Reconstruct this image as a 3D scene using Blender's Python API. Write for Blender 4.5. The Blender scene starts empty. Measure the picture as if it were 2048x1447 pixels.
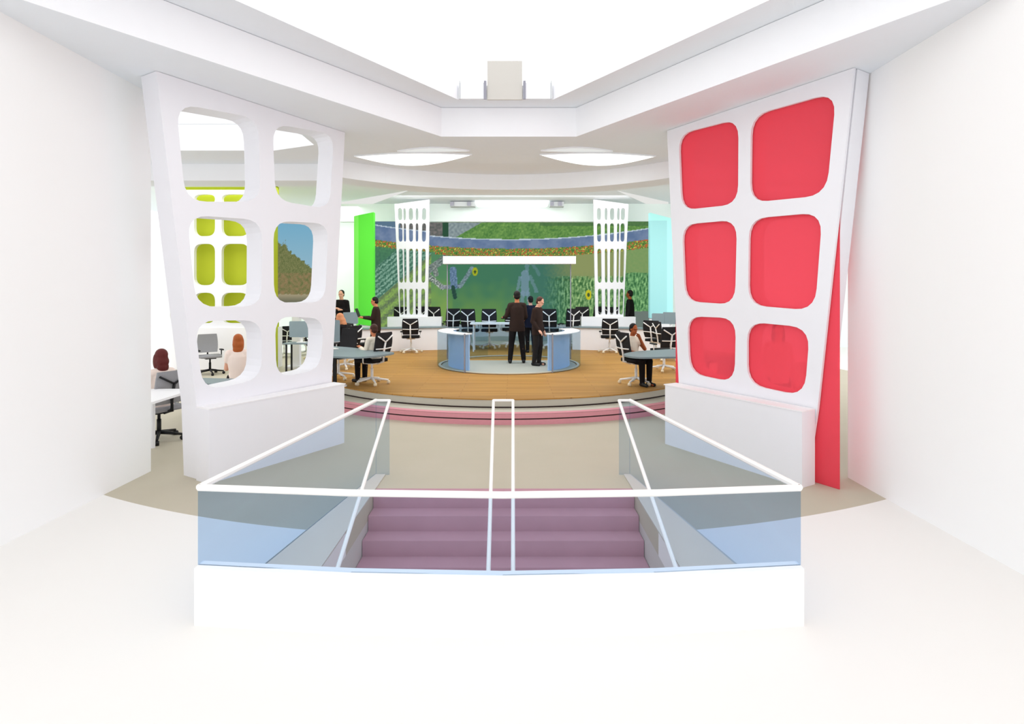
import bpy, bmesh, math, random
from mathutils import Vector, Matrix, noise
from mathutils.geometry import tessellate_polygon
random.seed(7)
S = bpy.context.scene
COL = S.collection
PI = math.pi
F, CX, CY, H = 1100.0, 1025.0, 582.0, 2.10     # focal length in pixels, vanishing point, eye height

def V(*a): return Vector(a)
def W(px, py, d):                     # photo pixel at a given distance -> place
    return Vector(((px-CX)/F*d, d, H-(py-CY)/F*d))
def X(px, d): return (px-CX)/F*d
def Z(py, d): return H-(py-CY)/F*d

# ------------------------------------------------------------------ materials
def lin(c):
    c = c/255.0
    return c/12.92 if c <= 0.04045 else ((c+0.055)/1.055)**2.4
def rgb(r, g, b): return (lin(r), lin(g), lin(b), 1)
def mat(name, c, rough=0.6, spec=0.2, vary=0.03, scale=6.0, metal=0.0):
    m = bpy.data.materials.new(name); m.use_nodes = True
    nt = m.node_tree; b = nt.nodes['Principled BSDF']
    col = rgb(*c)
    b.inputs['Roughness'].default_value = rough
    b.inputs['Specular IOR Level'].default_value = spec
    b.inputs['Metallic'].default_value = metal
    tc = nt.nodes.new('ShaderNodeTexCoord'); n = nt.nodes.new('ShaderNodeTexNoise')
    n.inputs['Scale'].default_value = scale; n.inputs['Detail'].default_value = 3
    mx = nt.nodes.new('ShaderNodeMix'); mx.data_type = 'RGBA'
    k = 1-vary
    mx.inputs['A'].default_value = (col[0]*k, col[1]*k, col[2]*k, 1)
    mx.inputs['B'].default_value = (min(1, col[0]*(1+vary)), min(1, col[1]*(1+vary)), min(1, col[2]*(1+vary)), 1)
    nt.links.new(tc.outputs['Object'], n.inputs['Vector'])
    nt.links.new(n.outputs['Fac'], mx.inputs['Factor'])
    nt.links.new(mx.outputs['Result'], b.inputs['Base Color'])
    m.diffuse_color = col
    return m
def glow(name, c, strength):
    m = bpy.data.materials.new(name); m.use_nodes = True
    nt = m.node_tree; nt.nodes.clear()
    o = nt.nodes.new('ShaderNodeOutputMaterial'); e = nt.nodes.new('ShaderNodeEmission')
    e.inputs['Color'].default_value = rgb(*c); e.inputs['Strength'].default_value = strength
    nt.links.new(e.outputs[0], o.inputs[0]); return m
def glass(name, tint, gloss=0.03, body=None, bodymix=0.0):
    m = bpy.data.materials.new(name); m.use_nodes = True
    nt = m.node_tree; nt.nodes.clear()
    o = nt.nodes.new('ShaderNodeOutputMaterial')
    t = nt.nodes.new('ShaderNodeBsdfTransparent'); t.inputs['Color'].default_value = (*tint, 1)
    g = nt.nodes.new('ShaderNodeBsdfGlossy'); g.inputs['Roughness'].default_value = 0.05
    mx = nt.nodes.new('ShaderNodeMixShader'); mx.inputs[0].default_value = gloss
    nt.links.new(t.outputs[0], mx.inputs[1]); nt.links.new(g.outputs[0], mx.inputs[2])
    last = mx
    if body:
        d = nt.nodes.new('ShaderNodeBsdfDiffuse'); d.inputs['Color'].default_value = rgb(*body)
        tr = nt.nodes.new('ShaderNodeBsdfTranslucent'); tr.inputs['Color'].default_value = rgb(*body)
        a = nt.nodes.new('ShaderNodeMixShader'); a.inputs[0].default_value = 0.5
        nt.links.new(d.outputs[0], a.inputs[1]); nt.links.new(tr.outputs[0], a.inputs[2])
        m2 = nt.nodes.new('ShaderNodeMixShader'); m2.inputs[0].default_value = bodymix
        nt.links.new(mx.outputs[0], m2.inputs[1]); nt.links.new(a.outputs[0], m2.inputs[2]); last = m2
    nt.links.new(last.outputs[0], o.inputs[0]); return m

M = {}
M['lacquer'] = mat('white_lacquer', (240, 240, 245), 0.5, 0.15, 0.01)
M['lacquer2'] = mat('white_lacquer_bright', (247, 246, 248), 0.5, 0.15, 0.01)
M['wall'] = mat('white_wall_paint', (250, 250, 250), 0.8, 0.1, 0.005)
M['mint'] = mat('mint_white_paint', (240, 251, 247), 0.8, 0.1, 0.005)
M['soffit'] = mat('shaded_soffit_paint', (236, 241, 246), 0.8, 0.1, 0.01)  # darker than the fascia: shade of downward faces put into the colour
M['fascia'] = mat('fascia_paint', (246, 247, 250), 0.8, 0.1, 0.01)
M['riser'] = mat('grey_stone', (196, 192, 178), 0.7, 0.2, 0.03)
M['gap'] = mat('dark_joint_and_shade', (58, 46, 44), 0.9, 0.1)
M['pink'] = mat('pink_carpet', (218, 152, 162), 0.95, 0.05, 0.05, 30)
M['carpet'] = mat('mauve_carpet', (192, 150, 162), 0.95, 0.05, 0.07, 5)
M['kerb'] = mat('pale_stone_kerb', (205, 201, 194), 0.7, 0.2, 0.02)
M['rail'] = mat('white_rail_enamel', (250, 249, 246), 0.35, 0.3, 0.0)
M['black'] = mat('black_fabric', (30, 29, 31), 0.85, 0.15, 0.1, 40)
M['mesh_black'] = mat('black_mesh', (38, 37, 40), 0.8, 0.2, 0.25, 90)
M['mesh_grey'] = mat('grey_mesh', (150, 150, 154), 0.8, 0.2, 0.12, 90)
M['chair_white'] = mat('white_chair_plastic', (245, 244, 242), 0.4, 0.3, 0.0)
M['caster'] = mat('caster_cream', (240, 226, 196), 0.5, 0.3, 0.05)
M['dark_plastic'] = mat('dark_plastic', (28, 28, 30), 0.5, 0.3, 0.0)
M['desk_grey'] = mat('slate_desk_laminate', (128, 143, 148), 0.5, 0.2, 0.03)
M['screen_grey'] = mat('grey_monitor_back', (140, 158, 165), 0.5, 0.3, 0.04)
M['lime'] = mat('lime_panel', (186, 196, 52), 0.6, 0.1, 0.01)
M['green'] = mat('vivid_green_panel', (108, 248, 78), 0.5, 0.1, 0.0)
M['green2'] = mat('lit_green_edge', (138, 255, 108), 0.5, 0.1, 0.0)
M['cyan'] = mat('pale_cyan_panel', (172, 234, 237), 0.5, 0.1, 0.0)
M['cyan2'] = mat('lit_cyan_edge', (186, 255, 252), 0.5, 0.1, 0.0)
M['counter_blue'] = mat('blue_counter_front', (168, 202, 244), 0.5, 0.2, 0.01)
M['podfloor'] = mat('pod_floor_vinyl', (172, 174, 166), 0.6, 0.2, 0.02)
M['slot'] = mat('grey_slot', (196, 200, 202), 0.6, 0.2, 0.02)
M['post_grey'] = mat('grey_post', (150, 150, 162), 0.5, 0.3, 0.02)
M['sky_glow'] = glow('skylight_glow', (255, 255, 255), 1.5)
M['column'] = mat('column_stone', (206, 203, 197), 0.8, 0.1, 0.01)
M['lens_glow'] = glow('bright_ceiling_glow', (250, 255, 252), 2.0)
M['lens_dim'] = glow('dim_ceiling_glow', (240, 240, 236), 0.9)
TINT = (0.845, 0.908, 0.975)
M['glass'] = glass('blue_tinted_glass', TINT, 0.015)
M['glass_pod'] = glass('pod_glass', (0.86, 0.915, 0.955), 0.02)
M['glass_screen'] = glass('projection_glass', (0.80, 0.88, 0.95), 0.0)
M['red_glass'] = glass('red_glass', (1.0, 0.29, 0.37), 0.0, (255, 126, 142), 0.55)

def floor_mat():
    m = bpy.data.materials.new('two_tone_floor'); m.use_nodes = True
    nt = m.node_tree; b = nt.nodes['Principled BSDF']; b.inputs['Roughness'].default_value = 0.7
    b.inputs['Specular IOR Level'].default_value = 0.15
    tc = nt.nodes.new('ShaderNodeTexCoord'); mp = nt.nodes.new('ShaderNodeVectorMath'); mp.operation = 'DISTANCE'
    mp.inputs[1].default_value = (-0.1, 13.7, 0)
    nt.links.new(tc.outputs['Object'], mp.inputs[0])
    lt = nt.nodes.new('ShaderNodeMath'); lt.operation = 'LESS_THAN'; lt.inputs[1].default_value = 9.02
    nt.links.new(mp.outputs['Value'], lt.inputs[0])
    n = nt.nodes.new('ShaderNodeTexNoise'); n.inputs['Scale'].default_value = 1.5; n.inputs['Detail'].default_value = 4
    nt.links.new(tc.outputs['Object'], n.inputs['Vector'])
    a = nt.nodes.new('ShaderNodeMix'); a.data_type = 'RGBA'
    a.inputs['A'].default_value = rgb(189, 182, 163); a.inputs['B'].default_value = rgb(198, 190, 173)
    nt.links.new(n.outputs['Fac'], a.inputs['Factor'])
    mx = nt.nodes.new('ShaderNodeMix'); mx.data_type = 'RGBA'
    mx.inputs['A'].default_value = rgb(238, 236, 233)
    nt.links.new(lt.outputs[0], mx.inputs['Factor']); nt.links.new(a.outputs['Result'], mx.inputs['B'])
    nt.links.new(mx.outputs['Result'], b.inputs['Base Color']); return m
M['floor'] = floor_mat()
def wood_mat():
    m = bpy.data.materials.new('oak_boards'); m.use_nodes = True
    nt = m.node_tree; b = nt.nodes['Principled BSDF']; b.inputs['Roughness'].default_value = 0.55
    b.inputs['Specular IOR Level'].default_value = 0.15
    tc = nt.nodes.new('ShaderNodeTexCoord'); mp = nt.nodes.new('ShaderNodeMapping')
    mp.inputs['Scale'].default_value = (0.5, 9, 1)
    nt.links.new(tc.outputs['Object'], mp.inputs['Vector'])
    n = nt.nodes.new('ShaderNodeTexNoise'); n.inputs['Scale'].default_value = 1.2; n.inputs['Detail'].default_value = 6
    nt.links.new(mp.outputs[0], n.inputs['Vector'])
    br = nt.nodes.new('ShaderNodeTexBrick'); br.inputs['Scale'].default_value = 1.0
    br.inputs['Brick Width'].default_value = 1.6; br.inputs['Row Height'].default_value = 0.16
    br.inputs['Mortar Size'].default_value = 0.004
    br.inputs['Color1'].default_value = rgb(186, 141, 76); br.inputs['Color2'].default_value = rgb(177, 131, 68)
    br.inputs['Mortar'].default_value = rgb(152, 108, 55)
    nt.links.new(tc.outputs['Object'], br.inputs['Vector'])
    cr = nt.nodes.new('ShaderNodeValToRGB'); cr.color_ramp.elements[0].position = 0.3; cr.color_ramp.elements[1].position = 0.75
    cr.color_ramp.elements[0].color = (0.80, 0.78, 0.74, 1); cr.color_ramp.elements[1].color = (1.12, 1.1, 1.08, 1)
    nt.links.new(n.outputs['Fac'], cr.inputs[0])
    mx = nt.nodes.new('ShaderNodeMix'); mx.data_type = 'RGBA'; mx.blend_type = 'MULTIPLY'; mx.inputs['Factor'].default_value = 1
    nt.links.new(br.outputs['Color'], mx.inputs['A']); nt.links.new(cr.outputs['Color'], mx.inputs['B'])
    nt.links.new(mx.outputs['Result'], b.inputs['Base Color']); return m
M['wood'] = wood_mat()
def screen_mat(name, strength):
    m = bpy.data.materials.new(name); m.use_nodes = True
    nt = m.node_tree; nt.nodes.clear()
    o = nt.nodes.new('ShaderNodeOutputMaterial'); e = nt.nodes.new('ShaderNodeEmission')
    a = nt.nodes.new('ShaderNodeAttribute'); a.attribute_name = 'picture'
    e.inputs['Strength'].default_value = strength
    nt.links.new(a.outputs['Color'], e.inputs['Color']); nt.links.new(e.outputs[0], o.inputs[0]); return m
M['display'] = screen_mat('lit_display', 0.97)

# ------------------------------------------------------------------ mesh helpers
def link(name, bm, m, parent=None, smooth=False):
    me = bpy.data.meshes.new(name)
    bmesh.ops.recalc_face_normals(bm, faces=bm.faces[:])
    if smooth:
        for f in bm.faces: f.smooth = True
    bm.to_mesh(me); bm.free()
    for mm in (m if isinstance(m, (list, tuple)) else [m]): me.materials.append(mm)
    o = bpy.data.objects.new(name, me); COL.objects.link(o)
    if parent: o.parent = parent
    return o
def tag(o, label=None, cat=None, group=None, kind=None):
    if label: o['label'] = label
    if cat: o['category'] = cat
    if group: o['group'] = group
    if kind: o['kind'] = kind
    return o
def thing(name, label, cat, loc=(0, 0, 0), rz=0, group=None):
    o = bpy.data.objects.new(name, None); COL.objects.link(o)
    o.location = loc; o.rotation_euler = (0, 0, rz); o.empty_display_size = 0.1
    return tag(o, label, cat, group)
def struct(name, bm, m):
    return tag(link(name, bm, m), kind='structure')
def copy_tree(o, parent=None):
    c = o.copy(); COL.objects.link(c)
    if parent: c.parent = parent
    for ch in list(o.children): copy_tree(ch, c)
    return c
def BM(): return bmesh.new()
def box(bm, c, s, rot=None, mi=0):
    hx, hy, hz = s[0]/2, s[1]/2, s[2]/2
    vs = []
    for dx, dy, dz in ((-1,-1,-1),(1,-1,-1),(1,1,-1),(-1,1,-1),(-1,-1,1),(1,-1,1),(1,1,1),(-1,1,1)):
        p = Vector((dx*hx, dy*hy, dz*hz))
        if rot: p = rot @ p
        vs.append(bm.verts.new(p+Vector(c)))
    for f in ((0,3,2,1),(4,5,6,7),(0,1,5,4),(1,2,6,5),(2,3,7,6),(3,0,4,7)):
        bm.faces.new([vs[i] for i in f]).material_index = mi
    return bm
def boxb(bm, x0, x1, y0, y1, z0, z1):
    return box(bm, ((x0+x1)/2, (y0+y1)/2, (z0+z1)/2), (x1-x0, y1-y0, z1-z0))
def frame_of(d):
    d = d.normalized()
    a = Vector((0, 0, 1)) if abs(d.z) < 0.9 else Vector((1, 0, 0))
    u = d.cross(a).normalized(); v = d.cross(u).normalized()
    return u, v
def tube(bm, pts, r, n=10, closed=False, square=False):
    pts = [Vector(p) for p in pts]; rs = r if isinstance(r, (list, tuple)) else [r]*len(pts)
    rings = []
    for i, p in enumerate(pts):
        if i == 0: d = pts[1]-p
        elif i == len(pts)-1: d = p-pts[i-1]
        else: d = (pts[i+1]-p).normalized()+(p-pts[i-1]).normalized()
        u, v = frame_of(d)
        rings.append([bm.verts.new(p+(u*math.cos(2*PI*k/n+PI/n)+v*math.sin(2*PI*k/n+PI/n))*rs[i]) for k in range(n)])
    for i in range(len(rings)-1):
        for k in range(n):
            bm.faces.new((rings[i][k], rings[i][(k+1) % n], rings[i+1][(k+1) % n], rings[i+1][k]))
    bm.faces.new(rings[0]); bm.faces.new(list(reversed(rings[-1])))
    return bm
def loft(bm, rings, n=14):
    """rings: (center, rx, ry) horizontal ellipses or (center, rx, ry, matrix)"""
    rr = []
    for q in rings:
        c, rx, ry = Vector(q[0]), q[1], q[2]; m = q[3] if len(q) > 3 else Matrix.Identity(3)
        rr.append([bm.verts.new(c+m @ Vector((rx*math.cos(2*PI*k/n), ry*math.sin(2*PI*k/n), 0))) for k in range(n)])
    for i in range(len(rr)-1):
        for k in range(n):
            bm.faces.new((rr[i][k], rr[i][(k+1) % n], rr[i+1][(k+1) % n], rr[i+1][k]))
    bm.faces.new(rr[0]); bm.faces.new(rr[-1])
    return bm
def ellipsoid(bm, c, r, rot=None, seg=16, rings=10):
    m = Matrix.Translation(Vector(c)) @ (rot.to_4x4() if rot else Matrix.Identity(4)) @ Matrix.Diagonal((r[0], r[1], r[2], 1))
    bmesh.ops.create_uvsphere(bm, u_segments=seg, v_segments=rings, radius=1, matrix=m)
    return bm
def capsule(bm, a, b, ra, rb, n=12):
    a, b = Vector(a), Vector(b); d = b-a; L = d.length
    if L < 1e-5: return bm
    d.normalize(); u, v = frame_of(d)
    prof = []
    for k in range(5):
        t = PI/2*(1-k/4); prof.append((-math.sin(t)*ra, max(0.15*ra, math.cos(t)*ra)))
    for k in range(5):
        t = PI/2*k/4; prof.append((L+math.sin(t)*rb, max(0.15*rb, math.cos(t)*rb)))
    rings = [[bm.verts.new(a+d*h+(u*math.cos(2*PI*k/n)+v*math.sin(2*PI*k/n))*r) for k in range(n)] for h, r in prof]
    for i in range(len(rings)-1):
        for k in range(n):
            bm.faces.new((rings[i][k], rings[i][(k+1) % n], rings[i+1][(k+1) % n], rings[i+1][k]))
    bm.faces.new(rings[0]); bm.faces.new(rings[-1])
    return bm
def plate(bm, outer, holes, off):
    """flat plate with holes: loops of 3D points, thickness vector off"""
    loops = [[Vector(p) for p in outer]]+[[Vector(p) for p in h] for h in holes]
    flat = [p for l in loops for p in l]
    tris = tessellate_polygon(loops)
    off = Vector(off)
    a = [bm.verts.new(p) for p in flat]; b = [bm.verts.new(p+off) for p in flat]
    for t in tris:
        try:
            bm.faces.new([a[i] for i in t]); bm.faces.new([b[i] for i in reversed(t)])
        except ValueError: pass
    s = 0
    for l in loops:
        n = len(l)
        for i in range(n):
            j = (i+1) % n
            try: bm.faces.new((a[s+i], a[s+j], b[s+j], b[s+i]))
            except ValueError: pass
        s += n
    return bm
def rounded(pts, r, seg=5):
    pts = [Vector(p) for p in pts]; n = len(pts); out = []
    for i, p in enumerate(pts):
        a, b = pts[i-1], pts[(i+1) % n]
        ri = r[i] if isinstance(r, (list, tuple)) else r
        ra = min(ri, (a-p).length*0.48); rb = min(ri, (b-p).length*0.48)
        p0 = p+(a-p).normalized()*ra; p1 = p+(b-p).normalized()*rb
        for k in range(seg+1):
            t = k/seg
            out.append(p0*(1-t)**2+p*2*t*(1-t)+p1*t*t)
    return out
def arc_pts(c, r, a0, a1, n, z):
    return [Vector((c[0]+r*math.cos(a0+(a1-a0)*i/n), c[1]+r*math.sin(a0+(a1-a0)*i/n), z)) for i in range(n+1)]
def arc_wall(bm, c, r, t, a0, a1, z0, z1, n=24):
    i0 = arc_pts(c, r, a0, a1, n, 0); o0 = arc_pts(c, r+t, a0, a1, n, 0)
    q = []
    for a, b in zip(i0, o0):
        q.append([bm.verts.new((a.x, a.y, z0)), bm.verts.new((a.x, a.y, z1)), bm.verts.new((b.x, b.y, z1)), bm.verts.new((b.x, b.y, z0))])
    full = abs(abs(a1-a0)-2*PI) < 1e-4
    m = len(q)
    for k in range(m-1):
        for s in range(4):
            bm.faces.new((q[k][s], q[k+1][s], q[k+1][(s+1) % 4], q[k][(s+1) % 4]))
    if full: bmesh.ops.remove_doubles(bm, verts=bm.verts[:], dist=1e-4)
    else: bm.faces.new(q[0]); bm.faces.new(list(reversed(q[-1])))
    return bm
def disc(bm, c, r, z0, z1, n=96):
    return loft(bm, [((c[0], c[1], z0), r, r), ((c[0], c[1], z1), r, r)], n)
def refine(bm, voxel, smooth=4):
    """weld all overlapping lumps of a figure into one continuous surface"""
    me = bpy.data.meshes.new('lump'); bmesh.ops.recalc_face_normals(bm, faces=bm.faces[:]); bm.to_mesh(me); bm.free()
    o = bpy.data.objects.new('lump', me); COL.objects.link(o)
    r = o.modifiers.new('r', 'REMESH'); r.mode = 'VOXEL'; r.voxel_size = voxel; r.use_smooth_shade = True
    s = o.modifiers.new('s', 'SMOOTH'); s.iterations = smooth; s.factor = 0.5
    dg = bpy.context.evaluated_depsgraph_get(); dg.update()
    ev = o.evaluated_get(dg); m2 = bpy.data.meshes.new_from_object(ev)
    bpy.data.objects.remove(o); bpy.data.meshes.remove(me)
    return m2
def link_mesh(name, me, m, parent):
    me.name = name; me.materials.clear(); me.materials.append(m)
    for p in me.polygons: p.use_smooth = True
    o = bpy.data.objects.new(name, me); COL.objects.link(o); o.parent = parent; return o

# plane helper: vertical plane through two ground points
class VPlane:
    def __init__(s, a, b):
        s.a = Vector((a[0], a[1], 0)); d = Vector((b[0]-a[0], b[1]-a[1], 0)); s.u = d.normalized()
        s.n = Vector((s.u.y, -s.u.x, 0))
        if s.n.dot(-s.a) < 0: s.n = -s.n
    def px(s, px, py):
        d = Vector(((px-CX)/F, 1, -(py-CY)/F)); o = Vector((0, 0, H))
        t = (s.a-o).dot(s.n)/d.dot(s.n)
        return o+d*t

# ------------------------------------------------------------------ the setting
PC = (-0.10, 13.7); PZ = 0.32
well_out = [V(-2.02, 3.50, 0), V(-1.0, 3.40, 0), V(-0.06, 3.37, 0), V(0.9, 3.40, 0), V(1.85, 3.50, 0)]
hole = [V(-1.45, 3.62, 0), V(1.27, 3.62, 0), V(1.27, 5.72, 0), V(-1.45, 5.72, 0)]
bm = BM(); plate(bm, [V(-14, -5, 0), V(14, -5, 0), V(14, 24, 0), V(-14, 24, 0)], [hole], (0, 0, -0.2))
struct('floor', bm, M['floor'])
bm = BM(); boxb(bm, -1.45, 1.27, 2.0, 5.72, -2.3, -2.2); struct('floor', bm, M['kerb'])
# well side walls below the floor
for n_, (x0, x1) in enumerate(((-1.53, -1.45), (1.27, 1.35))):
    bm = BM(); boxb(bm, x0, x1, 2.0, 5.72, -2.2, -0.2); struct('wall_left' if n_ == 0 else 'wall_right', bm, M['kerb'])

bm = BM(); boxb(bm, -4.40, -4.22, -5, 6.42, 0, 5.38); struct('wall_left', bm, M['wall'])
bm = BM(); boxb(bm, 3.78, 3.96, -5, 6.2, 0, 5.38); struct('wall_right', bm, M['wall'])
bm = BM(); boxb(bm, -13, 13, 20.6, 20.8, 0, 4.99); struct('wall_back', bm, M['mint'])

# ceilings
CC = (-0.1, 6.7); CR = 4.16
arc = [p for p in arc_pts(CC, CR, math.radians(136), math.radians(44), 28, 0)]
ZS, ZT = 4.40, 4.83
def at(pts, z): return [Vector((p.x, p.y, z)) for p in pts]
outer = [V(-12, -5, 0), V(-4.2, -5, 0), V(-4.2, 3.9, 0), V(-2.95, 5.61, 0), V(-1.06, 8.19, 0), V(0.95, 8.19, 0), V(2.63, 5.61, 0), V(3.76, 3.9, 0), V(3.76, -5, 0), V(12, -5, 0), V(12, 9.95, 0), V(3.4, 9.95, 0)]+list(reversed(arc))+[V(-3.4, 9.95, 0), V(-12, 9.95, 0)]
lhole = [V(-11, 6.45, 0), V(-4.05, 6.45, 0), V(-3.1, 8.1, 0), V(-3.12, 8.65, 0), V(-3.9, 9.0, 0), V(-11, 9.0, 0)]
# lens-shaped recesses
def lens(a, b, up, dn, n=14):
    top = []; bot = []
    for i in range(n+1):
        t = i/n; px = a[0]+(b[0]-a[0])*t; py = a[1]+(b[1]-a[1])*t
        s = math.sin(PI*t)
        top.append((px, py-up*s)); bot.append((px, py+dn*s))
    return top+list(reversed(bot[1:-1]))
def on_z(pp, z):
    out = []
    for px, py in pp:
        d = (H-z)*F/(py-CY); out.append(Vector(((px-CX)/F*d, d, z)))
    return out
lensL = lens((709, 311), (943, 308), 5, 20); lensR = lens((1080, 308), (1311, 311), 5, 20)
slL = lens((795, 301), (938, 300), 7, 1); slR = lens((1082, 300), (1225, 301), 7, 1)
bm = BM(); plate(bm, at(outer, ZS), [at(lhole, ZS)], (0, 0, ZT-ZS))
cs = link('ceiling', bm, [M['soffit'], M['fascia']]); tag(cs, kind='structure')
for p in cs.data.polygons:
    if abs(p.normal.z) < 0.5: p.material_index = 1
# second ring, overhanging the first
ring2 = [V(-12, -5, 0), V(-4.2, -5, 0), V(-4.2, 2.83, 0), V(-1.58, 6.68, 0), V(-0.77, 7.87, 0), V(0.57, 7.87, 0), V(1.385, 6.68, 0), V(3.76, 3.2, 0), V(3.76, -5, 0), V(12, -5, 0), V(12, 9.95, 0), V(-12, 9.95, 0)]
bm = BM(); plate(bm, at(ring2, ZT+0.005), [at([p+V(0, 0, 0) for p in lhole], ZT+0.005)], (0, 0, 0.205))
cs = link('ceiling', bm, [M['soffit'], M['fascia']]); tag(cs, kind='structure')
for p in cs.data.polygons:
    if abs(p.normal.z) < 0.5: p.material_index = 1
# lower ring whose curved inner face looks at the stairs
arcb = [p for p in arc_pts(CC, CR+0.55, math.radians(136), math.radians(44), 28, 0)]
low = [V(-12, 9.95, 0), V(-3.4, 9.95, 0)]+arc+[V(3.4, 9.95, 0), V(12, 9.95, 0), V(12, 10.5, 0), V(3.4, 10.5, 0)]+list(reversed(arcb))+[V(-3.4, 10.5, 0), V(-12, 10.5, 0)]
bm = BM(); plate(bm, at(low, 4.10), [], (0, 0, 0.895))
cs = link('ceiling', bm, [M['soffit'], M['fascia']]); tag(cs, kind='structure')
for p in cs.data.polygons:
    if abs(p.normal.z) < 0.5: p.material_index = 1
# rear ceiling; slanting white strips carry an added glow to look lit
bm = BM(); boxb(bm, -13, 13, 9.96, 20.8, 5.0, 5.15); struct('ceiling', bm, M['soffit'])
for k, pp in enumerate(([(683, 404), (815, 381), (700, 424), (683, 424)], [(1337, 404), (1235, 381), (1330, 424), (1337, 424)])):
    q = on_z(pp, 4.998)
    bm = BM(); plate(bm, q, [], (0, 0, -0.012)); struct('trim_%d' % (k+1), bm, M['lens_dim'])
# white header over the display wall
d = 18.2
bm = BM(); boxb(bm, X(680, d), X(1350, d), d, d+0.25, Z(443, d), 4.995); struct('trim_3', bm, M['mint'])
# column on the upper ring and skylight over the opening
bm = BM(); boxb(bm, -0.36, 0.14, 7.84, 8.30, ZT+0.21, 5.38); boxb(bm, -0.36, 0.14, 7.84, 7.868, ZT, ZT+0.215); struct('column', bm, M['column'])
bm = BM(); boxb(bm, -12, 12, -5, 9.9, 5.38, 5.42); struct('skylight', bm, M['sky_glow'])

# recessed lens lights
def clight(pp, m, label, grp=None):
    q = on_z(pp, ZS-0.001)
    t = thing('ceiling_light', label, 'light', tuple(sum(q, Vector())/len(q)), 0, grp)
    c = t.location.copy()
    b = BM(); plate(b, [p-c for p in q], [], (0, 0, -0.015)); link('diffuser', b, m, t)
    inner = [(p-c)*0.985 for p in q]; outer_ = [(p-c)*1.01 for p in q]
    b = BM(); plate(b, outer_, [inner], (0, 0, -0.02)); link('trim_ring', b, M['fascia'], t)
    return t
clight(lensL, M['lens_glow'], 'large lens-shaped ceiling light left of the axis', 'lens-shaped ceiling lights')
clight(lensR, M['lens_glow'], 'large lens-shaped ceiling light right of the axis', 'lens-shaped ceiling lights')
clight(slL, M['lens_dim'], 'slim dim crescent light in front of the left lens light', 'slim crescent ceiling lights')
clight(slR, M['lens_dim'], 'slim dim crescent light in front of the right lens light', 'slim crescent ceiling lights')

# gallery railings beside the column
for side, (xa, xb) in (('left', (-0.77, -0.37)), ('right', (0.15, 0.57))):
    t = thing('gallery_railing', 'short pale glass gallery railing with grey posts %s of the upper column' % side, 'railing', ((xa+xb)/2, 7.845, ZT+0.21), 0, 'gallery railings')
    hw = (xb-xa)/2
    b = BM(); boxb(b, -hw, hw, -0.008, 0.008, -0.2, 0.03); link('glass_panel', b, M['fascia'], t)
    inner = hw-0.02 if side == 'left' else -hw+0.02
    b = BM(); boxb(b, inner-0.018, inner+0.018, -0.03, -0.009, -0.21, 0.05); link('post', b, M['post_grey'], t)
    b = BM(); boxb(b, -inner-0.006, -inner+0.006, -0.03, -0.009, -0.21, 0.05); link('post', b, M['slot'], t)

# white bulkhead under the rear ceiling; no lamp, its housing glow is added
d = 17.6
t = thing('ceiling_fitting', 'long white rounded bulkhead with an added glow under the rear ceiling above the display wall', 'light', (X(1024, d), d, Z(411, d)))
w = (1098-950)/F*d/2; hh = 0.24
b = BM(); plate(b, rounded([V(-w, 0, 0), V(w, 0, 0), V(w, 0, hh), V(-w, 0, hh)], 0.14), [], (0, 0.35, 0)); link('housing', b, M['lens_glow'], t)
for s, (a, e) in ((-1, (900, 950)), (1, (1100, 1128))):
    b = BM(); boxb(b, X(a, d)-t.location.x, X(e, d)-t.location.x, 0.02, 0.3, -0.02, hh*0.55); o = link('side_box', b, M['slot'], t)
    for px in ((904, 938) if s < 0 else (1104, 1120)):
        b = BM(); boxb(b, X(px, d)-0.06-t.location.x, X(px, d)+0.06-t.location.x, -0.03, 0.02, -0.0, 0.12); link('vent', b, M['post_grey'], o)

# ------------------------------------------------------------------ stage
t = thing('round_stage', 'low round oak-floored stage with a pink-carpeted lower step', 'stage', (PC[0], PC[1], 0))
O2 = (0, 0)
b = BM(); disc(b, O2, 5.05, 0.0, 0.17, 128); link('lower_step', b, M['riser'], t)
b = BM(); arc_wall(b, O2, 5.05, 0.012, 0, 2*PI, 0.0, 0.08, 128); arc_wall(b, O2, 5.05, 0.012, 0, 2*PI, 0.10, 0.165, 128); link('pink_riser_carpet', b, M['pink'], t)
b = BM(); arc_wall(b, O2, 5.05, 0.006, 0, 2*PI, 0.08, 0.10, 128); link('dark_joint', b, M['gap'], t)
b = BM(); disc(b, O2, 4.60, 0.17, PZ-0.02, 128); link('upper_step', b, M['riser'], t)
b = BM(); arc_wall(b, O2, 4.60, 0.012, 0, 2*PI, 0.17, 0.19, 128); link('painted_gap_shade', b, M['gap'], t)  # raised dark band, shade at the riser foot put into its colour
b = BM(); disc(b, O2, 4.61, PZ-0.02, PZ, 128); link('wood_deck', b, M['wood'], t)
b = BM(); boxb(b, -5.5, 5.5, 2.0, 6.1, 0.0, PZ-0.003); link('rear_deck', b, M['riser'], t)
# pink border on the lower tread
b = BM(); arc_wall(b, O2, 4.93, 0.12, 0, 2*PI, 0.165, 0.174, 128); link('pink_tread_edge', b, M['pink'], t)

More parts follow.
